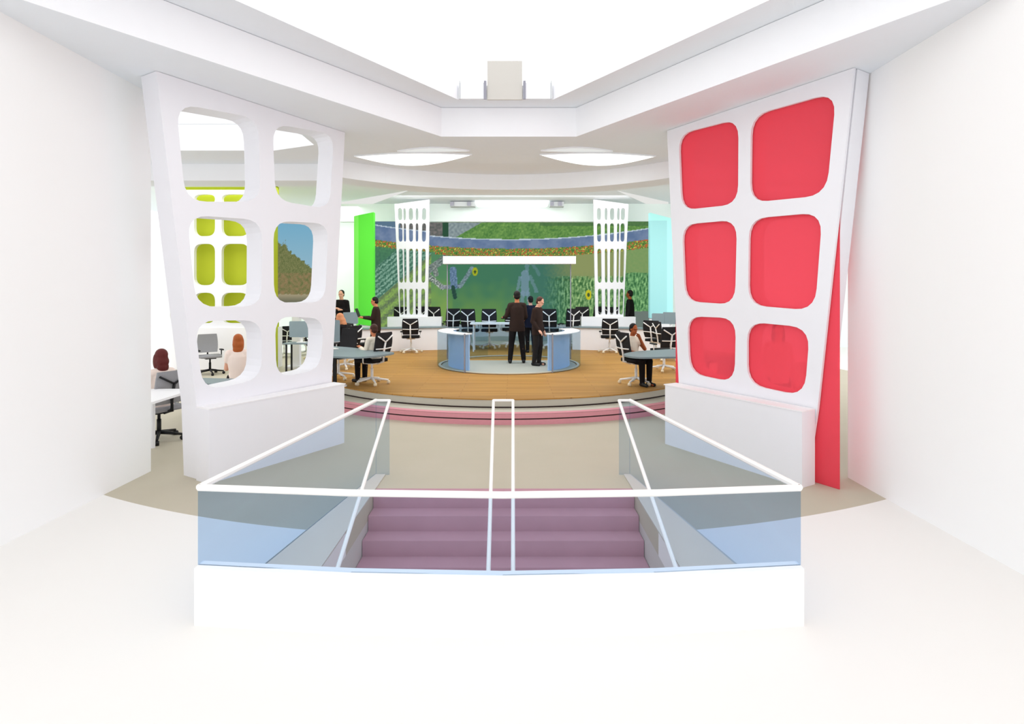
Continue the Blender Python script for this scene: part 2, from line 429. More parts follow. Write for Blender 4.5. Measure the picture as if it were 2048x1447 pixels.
# ------------------------------------------------------------------ stairs, kerbs and glass around the well
t = thing('staircase', 'straight mauve-carpeted staircase rising out of the glazed floor well', 'stairs', (-0.09, 5.72, 0))
r_, td = 0.15, 0.215
for k in range(1, 10):
    y1 = -td*(k-1)-0.0; zt = -r_*k
    b = BM(); boxb(b, -1.355, 1.355, y1-td, y1, zt-0.24, zt)
    link('step', b, M['carpet'], t)
b = BM(); boxb(b, -1.355, 1.355, 0.001, 0.12, -0.205, 0.006); boxb(b, -1.355, 1.355, -0.012, 0.0, -0.15, 0.006); link('landing_nosing', b, M['carpet'], t)
for side, sg in (('left', -1), ('right', 1)):
    xo_n, xo_f, xi = (-2.0, -1.57, -1.45) if sg < 0 else (1.83, 1.35, 1.27)
    b = BM(); plate(b, [V(xo_n, 3.6, 0.002), V(xi, 3.6, 0.002), V(xi, 5.72, 0.002), V(xi, 6.28, 0.002), V(xo_f, 6.28, 0.002)], [], (0, 0, 0.012))
    o = link('well_kerb', b, M['kerb']); tag(o, 'pale stone kerb strip along the %s edge of the stair well' % side, 'kerb', 'stair well kerbs')

RZ = 0.85
def rail(bm, pts, r=0.02): return tube(bm, pts, r, 8)
def balustrade(name, label, base, z0, z1s, m=M['glass'], top=True, grp='glass balustrades', post=None):
    """base: list of plan points; z1s: list of top heights; z0: list of bottom heights"""
    c = Vector((base[0].x, base[0].y, 0))
    t = thing(name, label, 'balustrade', tuple(c), 0, grp)
    b = BM(); th = 0.012
    pts = [p-c for p in base]
    q = []
    for i, p in enumerate(pts):
        if i == 0: d_ = pts[1]-p
        elif i == len(pts)-1: d_ = p-pts[i-1]
        else: d_ = pts[i+1]-pts[i-1]
        n_ = Vector((d_.y, -d_.x, 0)).normalized()*th/2
        q.append([b.verts.new(Vector((p.x, p.y, z0[i]))-n_), b.verts.new(Vector((p.x, p.y, z1s[i]))-n_), b.verts.new(Vector((p.x, p.y, z1s[i]))+n_), b.verts.new(Vector((p.x, p.y, z0[i]))+n_)])
    for i in range(len(q)-1):
        for s in (0, 1, 2, 3):
            b.faces.new((q[i][s], q[i+1][s], q[i+1][(s+1) % 4], q[i][(s+1) % 4]))
    b.faces.new(q[0]); b.faces.new(q[-1])
    link('glass_pane', b, m, t)
    b = BM(); rail(b, [Vector((p.x, p.y, z)) for p, z in zip(pts, z1s)], 0.021); link('top_rail', b, M['rail'], t)
    return t
SILL = 0.36
# front: solid white upstand, glass above
pts = [V(-2.0, 3.505, 0), V(-1.0, 3.41, 0), V(-0.06, 3.375, 0), V(0.9, 3.41, 0), V(1.83, 3.50, 0)]
t = balustrade('glass_balustrade', 'curved blue-tinted glass balustrade across the front of the stair well', pts, [SILL]*5, [RZ]*5)
b = BM(); up = []
for p in pts: up.append(p-pts[0])
plate(b, [Vector((p.x, p.y+0.05, 0)) for p in up]+[Vector((p.x, p.y-0.05, 0)) for p in reversed(up)], [], (0, 0, SILL)); link('upstand', b, M['wall'], t)
# sides
pl = [V(-2.0, 3.505, 0), V(-1.565, 6.3, 0)]; pr = [V(1.83, 3.50, 0), V(1.345, 6.3, 0)]
balustrade('glass_balustrade', 'long glass balustrade on the left side of the stair well', pl, [0.014]*2, [RZ]*2)
balustrade('glass_balustrade', 'long glass balustrade on the right side of the stair well', pr, [0.014]*2, [RZ]*2)
# sloping inner handrails
def handrail(xa, xb, ya, yb, za, zb, label, x2=None):
    t = thing('stair_handrail', label, 'handrail', (xa, ya, 0), 0, 'sloping stair handrails')
    b = BM(); rail(b, [V(0, 0, za), V(xb-xa, yb-ya, zb)], 0.017); link('top_rail', b, M['rail'], t)
    return t
def slope_z(y): return RZ-0.355*(6.3-y)
yN = 3.75
t = handrail(X(779, 6.3), -1.275, 6.3, yN, RZ, slope_z(yN), 'white handrail sloping down the left side of the stairs')
b = BM(); rail(b, [V(0, 0, RZ), V(-1.565-t.location.x, 0, RZ)], 0.015); link('end_rail', b, M['rail'], t)
b = BM(); boxb(b, -1.565-t.location.x, 0.0, -0.006, 0.006, 0.0, RZ); link('glass_pane', b, M['glass'], t)
t = handrail(X(1238, 6.3), 1.205, 6.3, yN, RZ, slope_z(yN), 'white handrail sloping down the right side of the stairs')
b = BM(); rail(b, [V(0, 0, RZ), V(1.345-t.location.x, 0, RZ)], 0.015); link('end_rail', b, M['rail'], t)
b = BM(); boxb(b, 0.0, 1.345-t.location.x, -0.006, 0.006, 0.0, RZ); link('glass_pane', b, M['glass'], t)
xa, xb = X(987, 6.3), X(1026, 6.3)
t = thing('stair_handrail', 'double white handrail down the middle of the stairs', 'handrail', (xa, 6.3, 0), 0, 'sloping stair handrails')
xn0, xn1 = -0.172, 0.004
b = BM(); rail(b, [V(0, 0, RZ), V(xn0-xa, yN-6.3, slope_z(yN))], 0.017); link('top_rail', b, M['rail'], t)
b = BM(); rail(b, [V(xb-xa, 0, RZ), V(xn1-xa, yN-6.3, slope_z(yN))], 0.017); link('top_rail', b, M['rail'], t)
b = BM(); rail(b, [V(0, 0, RZ), V(xb-xa, 0, RZ)], 0.015); link('end_rail', b, M['rail'], t)

# ------------------------------------------------------------------ big lattice screens
def pxplate(pl, outer, holes, rad, off0, th, zmin=None, ztop=None):
    def fix(p):
        if ztop is not None and p.z > ztop-0.35 and p.z > 3.9: p = Vector((p.x, p.y, ztop))
        return p
    o = [fix(pl.px(*q)) for q in outer]
    if zmin is not None: o = [Vector((p.x, p.y, max(zmin, p.z))) for p in o]
    hs = [rounded([pl.px(*q) for q in h], rad) for h in holes]
    sh = -pl.n*off0
    b = BM(); plate(b, [p+sh for p in o], [[p+sh for p in h] for h in hs], -pl.n*th)
    return b
PLt = VPlane((-3.51, 6.1), (-2.55, 7.75))
outL = [(312, 148), (393, 812), (398, 970), (662, 882), (664, 755), (690, 248)]
holesL = [
    [(352, 206), (517, 237), (521, 403), (371, 403)], [(545, 247), (668, 268), (659, 418), (551, 400)],
    [(374, 429), (524, 440), (523, 612), (392, 614)], [(547, 441), (657, 447), (650, 604), (548, 606)],
    [(389, 641), (524, 640), (523, 757), (406, 782)], [(550, 632), (648, 636), (641, 738), (553, 756)]]
t = thing('lattice_screen', 'tall white lattice screen with six rounded openings, left of the stairs', 'screen', (0, 0, 0), 0, 'large lattice screens')
def corner_rad(h): return 0.22
bm = pxplate(PLt, outL, holesL, 0.24, 0, 0.30, 0.0, ZS-0.004); link('lattice_panel', bm, M['lacquer'], t)
# plinth in front
def plinth(pl, p0, p1, zt, label, dep=0.27):
    a = pl.a; 
    q = [Vector((p[0], p[1], 0)) for p in (p0, p1)]
    nn = pl.n
    t = thing('plinth', label, 'plinth', (0, 0, 0), 0, 'white plinths')
    base = [q[0], q[1], q[1]-nn*dep, q[0]-nn*dep]
    b = BM(); plate(b, [p+V(0, 0, 0) for p in base], [], (0, 0, zt-0.012)); link('body', b, M['lacquer'], t)
    lo = [q[0]+nn*0.006, q[1]+nn*0.006+pl.u*0.02, q[1]-nn*dep+pl.u*0.02, q[0]-nn*dep]
    b = BM(); plate(b, [p+V(0, 0, zt-0.012) for p in lo], [], (0, 0, 0.012)); link('top', b, M['lacquer2'], t)
    return t
nL = PLt.n
plinth(PLt, (-3.31, 5.99), (-2.33, 7.62), 0.82, 'long white plinth in front of the left lattice screen', 0.235)
PRt = VPlane((3.31, 6.0), (2.32, 7.7))
outR = [(1334, 250), (1357, 757), (1362, 880), (1613, 967), (1635, 818), (1708, 135)]
holesR = [
    [(1357, 268), (1477, 237), (1476, 408), (1363, 420)], [(1502, 231), (1673, 183), (1653, 390), (1500, 405)],
    [(1364, 449), (1474, 439), (1470, 609), (1370, 602)], [(1498, 437), (1645, 424), (1630, 621), (1496, 610)],
    [(1374, 632), (1472, 636), (1469, 765), (1379, 746)], [(1494, 643), (1620, 655), (1609, 793), (1494, 768)]]
t = thing('lattice_screen', 'tall white lattice screen backed with red glass, right of the stairs', 'screen', (0, 0, 0), 0, 'large lattice screens')
bm = pxplate(PRt, outR, holesR, 0.24, 0, 0.035, 0.0, ZS-0.004); link('lattice_panel', bm, M['lacquer'], t)
bm = pxplate(PRt, outR, holesR, 0.24, 0.065, 0.23, 0.0, ZS-0.004); link('rear_lattice', bm, M['lacquer'], t)
g0, g1 = PRt.px(1347, 757), PRt.px(1674, 900)
def red(a, bb, z1a, z1b, off):
    b = BM(); plate(b, [Vector((a.x, a.y, 0.0))-PRt.n*off, Vector((bb.x, bb.y, 0.0))-PRt.n*off, Vector((bb.x, bb.y, z1b))-PRt.n*off, Vector((a.x, a.y, z1a))-PRt.n*off], [], -PRt.n*0.012); return b
link('red_glass_sheet', red(g0, g1, ZS-0.01, ZS-0.01, 0.043), M['red_glass'], t)
plinth(PRt, (3.09, 5.87), (2.10, 7.57), 0.82, 'long white plinth in front of the red-backed lattice screen', 0.235)

# ------------------------------------------------------------------ lime screen, far left
d = 14.8
t = thing('lattice_screen', 'white lattice screen in front of a lime panel, seen through the left lattice', 'screen', (X(460, d), d, 0))
c = t.location.copy()
def q2(px, py, dd=d): return W(px, py, dd)-c
ho = []
cols = [(340, 378), (388, 430), (443, 497), (509, 545)]; rows = [(376, 402), (416, 472), (487, 570), (585, 640)]
rows = [(388, 408), (421, 472), (487, 570), (585, 646)]
for x0, x1 in cols:
    for y0, y1 in rows:
        ho.append(rounded([q2(x0, y0), q2(x1, y0), q2(x1, y1), q2(x0, y1)], [0.22]*4))
b = BM(); plate(b, [q2(318, 379.5), q2(547, 379.5), q2(547, 655), q2(318, 655)], ho, (0, 0.12, 0)); link('lattice_panel', b, M['lacquer'], t)
b = BM(); boxb(b, X(318, d)-c.x, X(546, d)-c.x, 0.35, 0.38, Z(655, d), 4.97); link('lime_panel', b, M['lime'], t)
b = BM(); boxb(b, X(547, d)-c.x, X(552, d)-c.x, -0.5, 0.12, 0, 4.97); link('lime_end_panel', b, M['lime'], t)
b = BM(); boxb(b, X(318, d)-c.x, X(546, d)-c.x, -0.05, 0.6, 0, Z(655, d)); link('base', b, M['lacquer2'], t)

# ------------------------------------------------------------------ pictures on displays
def vn(x, y, s=0): return noise.noise(Vector((x, y, s)))
def mixc(a, b, t):
    t = max(0, min(1, t)); return tuple(a[i]*(1-t)+b[i]*t for i in range(3))
def segd(p, a, b):
    ax, ay = a; bx, by = b; vx, vy = bx-ax, by-ay
    t = max(0, min(1, ((p[0]-ax)*vx+(p[1]-ay)*vy)/(vx*vx+vy*vy)))
    return math.hypot(p[0]-ax-vx*t, p[1]-ay-vy*t)
def farm(px, py):
    n1 = vn(px*0.21, py*0.21); n2 = vn(px*0.33, py*0.33, 3); n3 = vn(px*0.05, py*0.05, 7)
    off = ((px-1020)/275.0)**2*22
    b0 = 478-off; b1 = 497-off*0.85
    if px < 860 and py < b1+2: b0 -= 8
    if py < b0:
        edge = 905+(478-py)*1.75
        if px < edge and px > 800:
            c = mixc((120, 135, 140), (150, 165, 165), 0.5+n1)
            if px < 895: c = mixc((90, 95, 92), (125, 120, 118), 0.5+n1)
            if 885 < px < 897: c = (48, 82, 62)
        else:
            k = math.sin((px-1035)/(3.0+(py-430)*0.12)+0)
            c = mixc((72, 118, 62), (132, 172, 92), 0.45+0.4*n1+0.35*n2+0.12*k)
            if py < 452 and px > 1080: c = mixc(c, (72, 105, 72), 0.6)
            if px < 800: c = (92, 118, 140)
    elif py < b1:
        c = mixc((96, 118, 152), (122, 140, 168), 0.5+n3+0.3*n1)
        if py < b0+1.8: c = (196, 212, 224)
    elif py < b1+17-(4 if px < 870 else 0):
        v = 1.1*n2+0.5*vn(px*0.22, py*0.3, 11)
        if v > 0.30: c = (196, 92, 62)
        elif v > 0.12: c = (150, 130, 66)
        elif v > -0.15: c = (94, 140, 66)
        elif v > -0.4: c = (70, 112, 60)
        else: c = (208, 196, 92)
    else:
        if px < 862:
            r = (py-545)+0.85*(px-745)
            if r < -5:
                c = mixc((86, 140, 96), (70, 120, 100), (py-490)/60); c = mixc(c, (58, 96, 80), 0.3+n1*0.4)
            elif r < 62:
                s = math.sin(r*0.62+2.2*n1); c = mixc((60, 104, 86), (150, 188, 168), 0.40+0.32*s+0.6*n2)
            else:
                s = math.sin(r*0.27+1.5*n1); c = mixc((98, 116, 88), (138, 174, 90), 0.5+0.4*s+0.7*n2)
        else:
            c = mixc((84, 134, 96), (122, 158, 84), (py-560)/70+0.35*n3+(0.25 if px < 905 else 0))
            if px > 1000: c = mixc(c, (82, 128, 104), (px-1000)/90)
            if py > 1e9: pass
        if px > 1085:
            c0 = c
            if py < 552: c = mixc((140, 150, 98), (126, 146, 96), 0.5+n1*0.6)
            else:
                v = 1.2*vn(px*0.3, py*0.11, 5)+0.6*n2
                c = mixc((62, 106, 62), (168, 202, 138), 0.42+0.85*v)
            c = mixc(c, (140, 150, 98), max(0, (556+4*n1*4-py)/14))
            c = mixc(c0, c, (px-1085+12*n1)/50)
        if px > 1250:
            if py < 545: c = mixc((118, 152, 96), (132, 156, 100), 0.5+n1*0.6)
            else:
                v = 1.2*vn(px*0.3, py*0.11, 9)+0.6*n2
                c = mixc((60, 110, 68), (146, 196, 132), 0.42+0.85*v)
            if py > 622: c = (110, 122, 116)
        # field robot and its boom
        p = (px, py)
        for a, bb, w_, ca, cb in (((856, 541), (890, 516), 7, (150, 164, 160), (70, 84, 80)), ((858, 552), (884, 574), 5, (200, 206, 200), (52, 70, 62)),
                                  ((884, 574), (920, 572), 4, (190, 196, 200), (70, 80, 84)), ((922, 570), (944, 536), 4, (170, 180, 178), (100, 120, 112)),
                                  ((906, 540), (908, 572), 7, (150, 168, 186), (90, 110, 130)), ((906, 574), (910, 594), 4, (60, 92, 72), (50, 76, 66)),
                                  ((868, 530), (872, 548), 5, (84, 96, 92), (170, 178, 172))):
            if segd(p, a, bb) < w_: c = mixc(cb, ca, 0.55+0.9*n2)
        for a, bb, w_, kk in (((1053, 522), (1054, 540), 4, .5), ((1050, 548), (1050, 584), 8, .75), ((1040, 554), (1033, 590), 3, .6), ((1060, 552), (1073, 582), 3.5, .5), ((1046, 585), (1041, 618), 4, .6), ((1056, 585), (1060, 618), 4, .6), ((1060, 520), (1078, 548), 3, .35)):
            if segd(p, a, bb) < w_+2*n1: c = mixc(c, (150, 166, 176), kk)
        for (ox, oy, rx, ry) in ((950, 543, 5.5, 8.5), (1177, 589, 6, 10)):
            e = math.hypot((px-ox)/rx, (py-oy)/ry)
            if e < 1.0: c = (196, 192, 44)
            if e < 0.42: c = (70, 92, 52)
    return c
def hill(px, py):
    n1 = vn(px*0.16, py*0.16); n2 = vn(px*0.5, py*0.5, 3)
    ridge = 482+(px-552)*0.74+6*n1+3*n2
    if 566 < px < 575: ridge -= 18*max(0, 0.4+n2)
    if py < ridge: return mixc((118, 172, 200), (150, 184, 200), (py-445)/110)
    if py > 588+2*n1: return mixc((160, 150, 122), (112, 112, 92), (py-590)/12)
    c = mixc((92, 104, 62), (136, 136, 92), 0.5+0.7*n2+0.4*n1)
    if py > 545: c = mixc(c, (158, 122, 92), 0.35+0.5*n1)
    return c
def picture(name, pos, nx, ny, fn, parent=None):
    """grid surface coloured vertex by vertex with the shown picture"""
    verts = []; cols_ = []
    for j in range(ny+1):
        for i in range(nx+1):
            p = pos(i/nx, j/ny); verts.append(p)
            px = CX+p.x/p.y*F; py = CY-(p.z-H)/p.y*F
            c = fn(px, py); cols_.append(tuple(lin(max(0, min(255, v))) for v in c)+(1,))
    faces = [(j*(nx+1)+i, j*(nx+1)+i+1, (j+1)*(nx+1)+i+1, (j+1)*(nx+1)+i) for j in range(ny) for i in range(nx)]
    me = bpy.data.meshes.new(name); me.from_pydata(verts, [], faces)
    at_ = me.color_attributes.new('picture', 'FLOAT_COLOR', 'POINT')
    for k, c in enumerate(cols_): at_.data[k].color = c
    me.materials.append(M['display'])
    o = bpy.data.objects.new(name, me); COL.objects.link(o)
    if parent: o.parent = parent
    return o
SCc = (X(1025, 19.5), 14.5); SCr = 5.03
def scr(u, v):
    a = math.radians(150)+(math.radians(30)-math.radians(150))*u
    return Vector((SCc[0]+SCr*math.cos(a), SCc[1]+SCr*math.sin(a), 0.95+(Z(442.5, SCc[1]+SCr*math.sin(a))-0.95)*v))
t = thing('display_wall', 'wide curved display wall showing farm fields, crops and a field robot', 'display', (0, 0, 0))
picture('screen', scr, 430, 150, farm, t)
b = BM(); arc_wall(b, SCc, SCr+0.02, 0.12, math.radians(30), math.radians(150), 0.5, 4.2, 96); link('housing', b, M['slot'], t)

d = 15.0
t = thing('display_screen', 'upright display showing a scrubby hillside under blue sky behind the left lattice', 'display', (X(603, d), d, 0))
c = t.location.copy()
def hpos(u, v):
    return Vector((X(552+(662-552)*u, d), d, Z(608, d)+(Z(438, d)-Z(608, d))*v))
o = picture('screen', hpos, 110, 110, hill); 
for v_ in o.data.vertices: v_.co -= c
o.parent = t
b = BM(); boxb(b, X(551, d)-c.x, X(663, d)-c.x, 0.01, 0.08, Z(609, d), Z(437, d)); link('frame', b, M['dark_plastic'], t)
b = BM(); boxb(b, X(583, d)-c.x, X(598, d)-c.x, 0.02, 0.16, 0.0, Z(612, d)); link('post', b, M['lacquer'], t)
b = BM(); boxb(b, X(572, d)-c.x, X(640, d)-c.x, -0.1, 0.3, 0.0, 0.06); link('foot', b, M['lacquer'], t)

# coloured upright panels beside the display wall
d = 16.7
t = thing('colour_panel', 'tall vivid green upright panel at the left end of the display wall', 'panel', (X(728, d), d, PZ), 0, 'coloured upright panels')
c = t.location.copy()
b = BM(); plate(b, [W(717, 648, d)-c, W(747, 652, d)-c, W(747, 424, d)-c, W(717, 430, d)-c], [], (0, 0.2, 0)); link('panel', b, M['green'], t)
b = BM(); plate(b, [W(708, 640, d)-c, W(717, 656, d)-c, W(717, 430, d)-c, W(708, 432, d)-c], [], (0, 0.2, 0)); link('edge_strip', b, M['green2'], t)  # brighter copy of the green: light on the panel side put into colour
b = BM(); boxb(b, X(709, d)-c.x, X(746, d)-c.x, 0.02, 0.18, 0.0, Z(650, d)-PZ); link('base', b, M['lacquer2'], t)
t = thing('colour_panel', 'tall pale cyan upright panel at the right end of the display wall', 'panel', (X(1320, d), d, PZ), 0, 'coloured upright panels')
c = t.location.copy()
b = BM(); plate(b, [W(1300, 636, d)-c, W(1334, 636, d)-c, W(1334, 441, d)-c, W(1300, 441, d)-c], [], (0, 0.2, 0)); link('panel', b, M['cyan'], t)
b = BM(); plate(b, [W(1300, 441, d)-c, W(1334, 441, d)-c, W(1334, 636, d)-c, W(1346, 638, d)-c, W(1346, 437, d)-c, W(1300, 425, d)-c], [], (0, 0.2, 0)); link('edge_strip', b, M['cyan2'], t)  # brighter copy of the cyan, a lit rim painted as colour
b = BM(); boxb(b, X(1301, d)-c.x, X(1345, d)-c.x, 0.02, 0.18, 0.0, Z(637, d)-PZ); link('base', b, M['lacquer2'], t)

# small lattice screens before the display wall
def small_lattice(pxs, dtop, label, mirror):
    d = 17.3
    t = thing('lattice_screen', label, 'screen', (X(sum(pxs)/2, d), d, PZ), 0, 'small lattice screens')
    c = t.location.copy()
    x0, x1 = pxs
    def q(px, py): 
        if mirror: px = 2*1023-px
        return W(px, py, d)-c
    outer = [q(799, 634), (q(855, 634)), q(859, 398.5), q(789, 408)]
    ho = []
    xt = [(795, 804), (806, 811.5), (817, 826), (831, 837), (844, 853)]
    for (y0, y1) in ((416, 440), (446, 483), (497, 565), (577, 629)):
        for (a, e) in xt:
            f = (634-y0)/238.0; g = (634-y1)/238.0
            cxm = 827
            s0 = 0.86+0.14*f; s1 = 0.86+0.14*g
            ho.append(rounded([q(cxm+(a-cxm)*s0, y0), q(cxm+(e-cxm)*s0, y0), q(cxm+(e-cxm)*s1, y1), q(cxm+(a-cxm)*s1, y1)], 0.11, 4))
    b = BM(); plate(b, outer, ho, (0, 0.10, 0)); link('lattice_panel', b, M['lacquer'], t)
    a, e = (776, 884) if not mirror else (2*1023-884, 2*1023-776)
    b = BM(); boxb(b, X(a, d)-c.x, X(e, d)-c.x, -0.10, 0.14, 0, Z(633, d)-PZ); link('base', b, M['lacquer2'], t)
small_lattice((790, 858), 0, 'slim white lattice screen left of the glass pod', False)
small_lattice((1184, 1256), 0, 'slim white lattice screen right of the glass pod', True)

# ------------------------------------------------------------------ curved desks at the rear of the stage
R_ = math.radians
DC = (-0.1, 7.6); DR = 9.35
def arc_desk(label, x0, x1, z=0.69, m_front=M['lacquer2'], top=M['desk_grey']):
    a0, a1 = math.acos((x0-DC[0])/DR), math.acos((x1-DC[0])/DR)
    t = thing('curved_desk', label, 'desk', (DC[0], DC[1], PZ), 0, 'curved white desks')
    b = BM(); arc_wall(b, O2, DR, 0.05, a0, a1, 0.0, z-0.03); link('front_panel', b, m_front, t)
    b = BM(); arc_wall(b, O2, DR-0.04, 0.60, a0, a1, z-0.03, z); link('desktop', b, top, t)
    b = BM(); arc_wall(b, O2, DR+0.50, 0.05, a0, a1, 0.0, z-0.03); link('rear_panel', b, m_front, t)
    return t
def deskp(x, dr): return (x, DC[1]+math.sqrt((DR+dr)**2-(x-DC[0])**2))
arc_desk('curved white desk with slate top at the stage rear, left of the glass pod', -5.0, -1.98)
arc_desk('curved white desk with slate top at the stage rear, right of the glass pod', 1.82, 4.9)
t = thing('open_table', 'long thin white table on slim legs at the stage rear, behind the glass pod', 'table', (-0.1, 16.45, PZ))
b = BM(); boxb(b, -1.15, 0.95, -0.3, 0.3, 0.80, 0.84); link('tabletop', b, M['lacquer2'], t)
for lx in (-1.05, 0.85):
    for ly in (-0.24, 0.24):
        b = BM(); boxb(b, lx-0.02, lx+0.02, ly-0.02, ly+0.02, 0, 0.80); link('leg', b, M['chair_white'], t)

# ------------------------------------------------------------------ glass pod
PODc = (X(1018, 13.4), 13.4)
PCX, PCY = PODc
PR = 1.72
t = thing('glass_pod', 'round glass-walled meeting pod standing in the middle of the oak stage', 'pod', (PCX, PCY, PZ))
b = BM(); plate(b, [p for p in arc_pts(O2, 1.62, R_(-205), R_(25), 60, 0.0)], [], (0, 0, 0.012)); link('pod_floor', b, M['podfloor'], t)
fr = -PI/2
b = BM(); arc_wall(b, O2, PR, 0.014, fr+R_(33), fr+R_(160), 0.012, 0.84, 48); link('glass_wall', b, M['glass_pod'], t)
b = BM(); arc_wall(b, O2, PR, 0.014, fr-R_(33), fr-R_(160), 0.012, 0.84, 48); link('glass_wall', b, M['glass_pod'], t)
b = BM(); arc_wall(b, O2, PR-0.08, 0.06, 0, 2*PI, 0.012, 0.03, 96); link('floor_ring', b, M['riser'], t)
b = BM(); arc_wall(b, O2, PR-0.0, 0.03, fr-R_(33), fr-R_(33.7), 0.012, 0.86, 2); link('door_edge', b, M['post_grey'], t)
b = BM(); arc_wall(b, O2, PR-0.0, 0.03, fr+R_(33), fr+R_(33.7), 0.012, 0.86, 2); link('door_edge', b, M['post_grey'], t)
for side, s in (('left', -1), ('right', 1)):
    a0, a1 = (fr+s*R_(37), fr+s*R_(112))
    t = thing('pod_counter', 'curved white-topped counter with pale blue front, %s half of the glass pod' % side, 'counter', (PCX, PCY, PZ+0.012), 0, 'pod counters')
    b = BM(); arc_wall(b, O2, 1.44, 0.03, a0, a1, 0.0, 0.805, 30); link('front_panel', b, M['counter_blue'], t)
    b = BM(); arc_wall(b, O2, 1.36, 0.35, a0, a1, 0.805, 0.825, 30); link('countertop', b, M['lacquer2'], t)
# projection screen with white hood
d = PCY+0.95
t = thing('projection_screen', 'tall tinted glass projection screen with a white hood box inside the pod', 'screen', (X(1018, d), d, PZ))
c = t.location.copy()
b = BM(); boxb(b, X(888, d)-c.x, X(1150, d)-c.x, -0.22, 0.10, Z(528, d)-PZ, Z(513, d)-PZ); link('hood', b, M['lacquer2'], t)
b = BM(); boxb(b, X(896, d)-c.x, X(1140, d)-c.x, -0.03, -0.018, 0.012, Z(528, d)-PZ); link('glass_sheet', b, M['glass_screen'], t)
for px in (895, 1141):
    b = BM(); boxb(b, X(px, d)-0.012-c.x, X(px, d)+0.012-c.x, -0.045, -0.01, 0.012, Z(528, d)-PZ); link('post', b, M['post_grey'], t)

# ------------------------------------------------------------------ gathering tables in front
def blade_table(pp, z, label, legs):
    q = []
    for px, py in pp:
        d_ = (H-z)*F/(py-CY); q.append(Vector(((px-CX)/F*d_, d_, z)))
    c = sum(q, Vector())/len(q)
    t = thing('pointed_table', label, 'table', (c.x, c.y, PZ), 0, 'slate pointed tables')
    c = t.location.copy()
    b = BM(); plate(b, rounded([p-c for p in q], 0.18, 4), [], (0, 0, -0.03)); link('tabletop', b, M['desk_grey'], t)
    for lx, ly in legs:
        b = BM(); boxb(b, lx-0.03, lx+0.03, ly-0.03, ly+0.03, 0.0, z-0.03-PZ); link('leg', b, M['dark_plastic'], t)
        b = BM(); boxb(b, lx-0.22, lx+0.22, ly-0.03, ly+0.03, 0.0, 0.03); link('foot', b, M['chair_white'], t)
    return t
blade_table([(640, 690), (700, 694), (760, 702), (795, 704), (762, 710), (715, 714), (640, 711)], 0.98, 'slate grey pointed table on the stage beside the left lattice screen', [(-0.45, 0.1)])
blade_table([(1245, 707), (1269, 702), (1335, 698), (1400, 696), (1400, 713), (1342, 713), (1278, 714), (1252, 711)], 0.98, 'slate grey pointed table on the stage beside the red lattice screen', [(0.5, 0.05)])

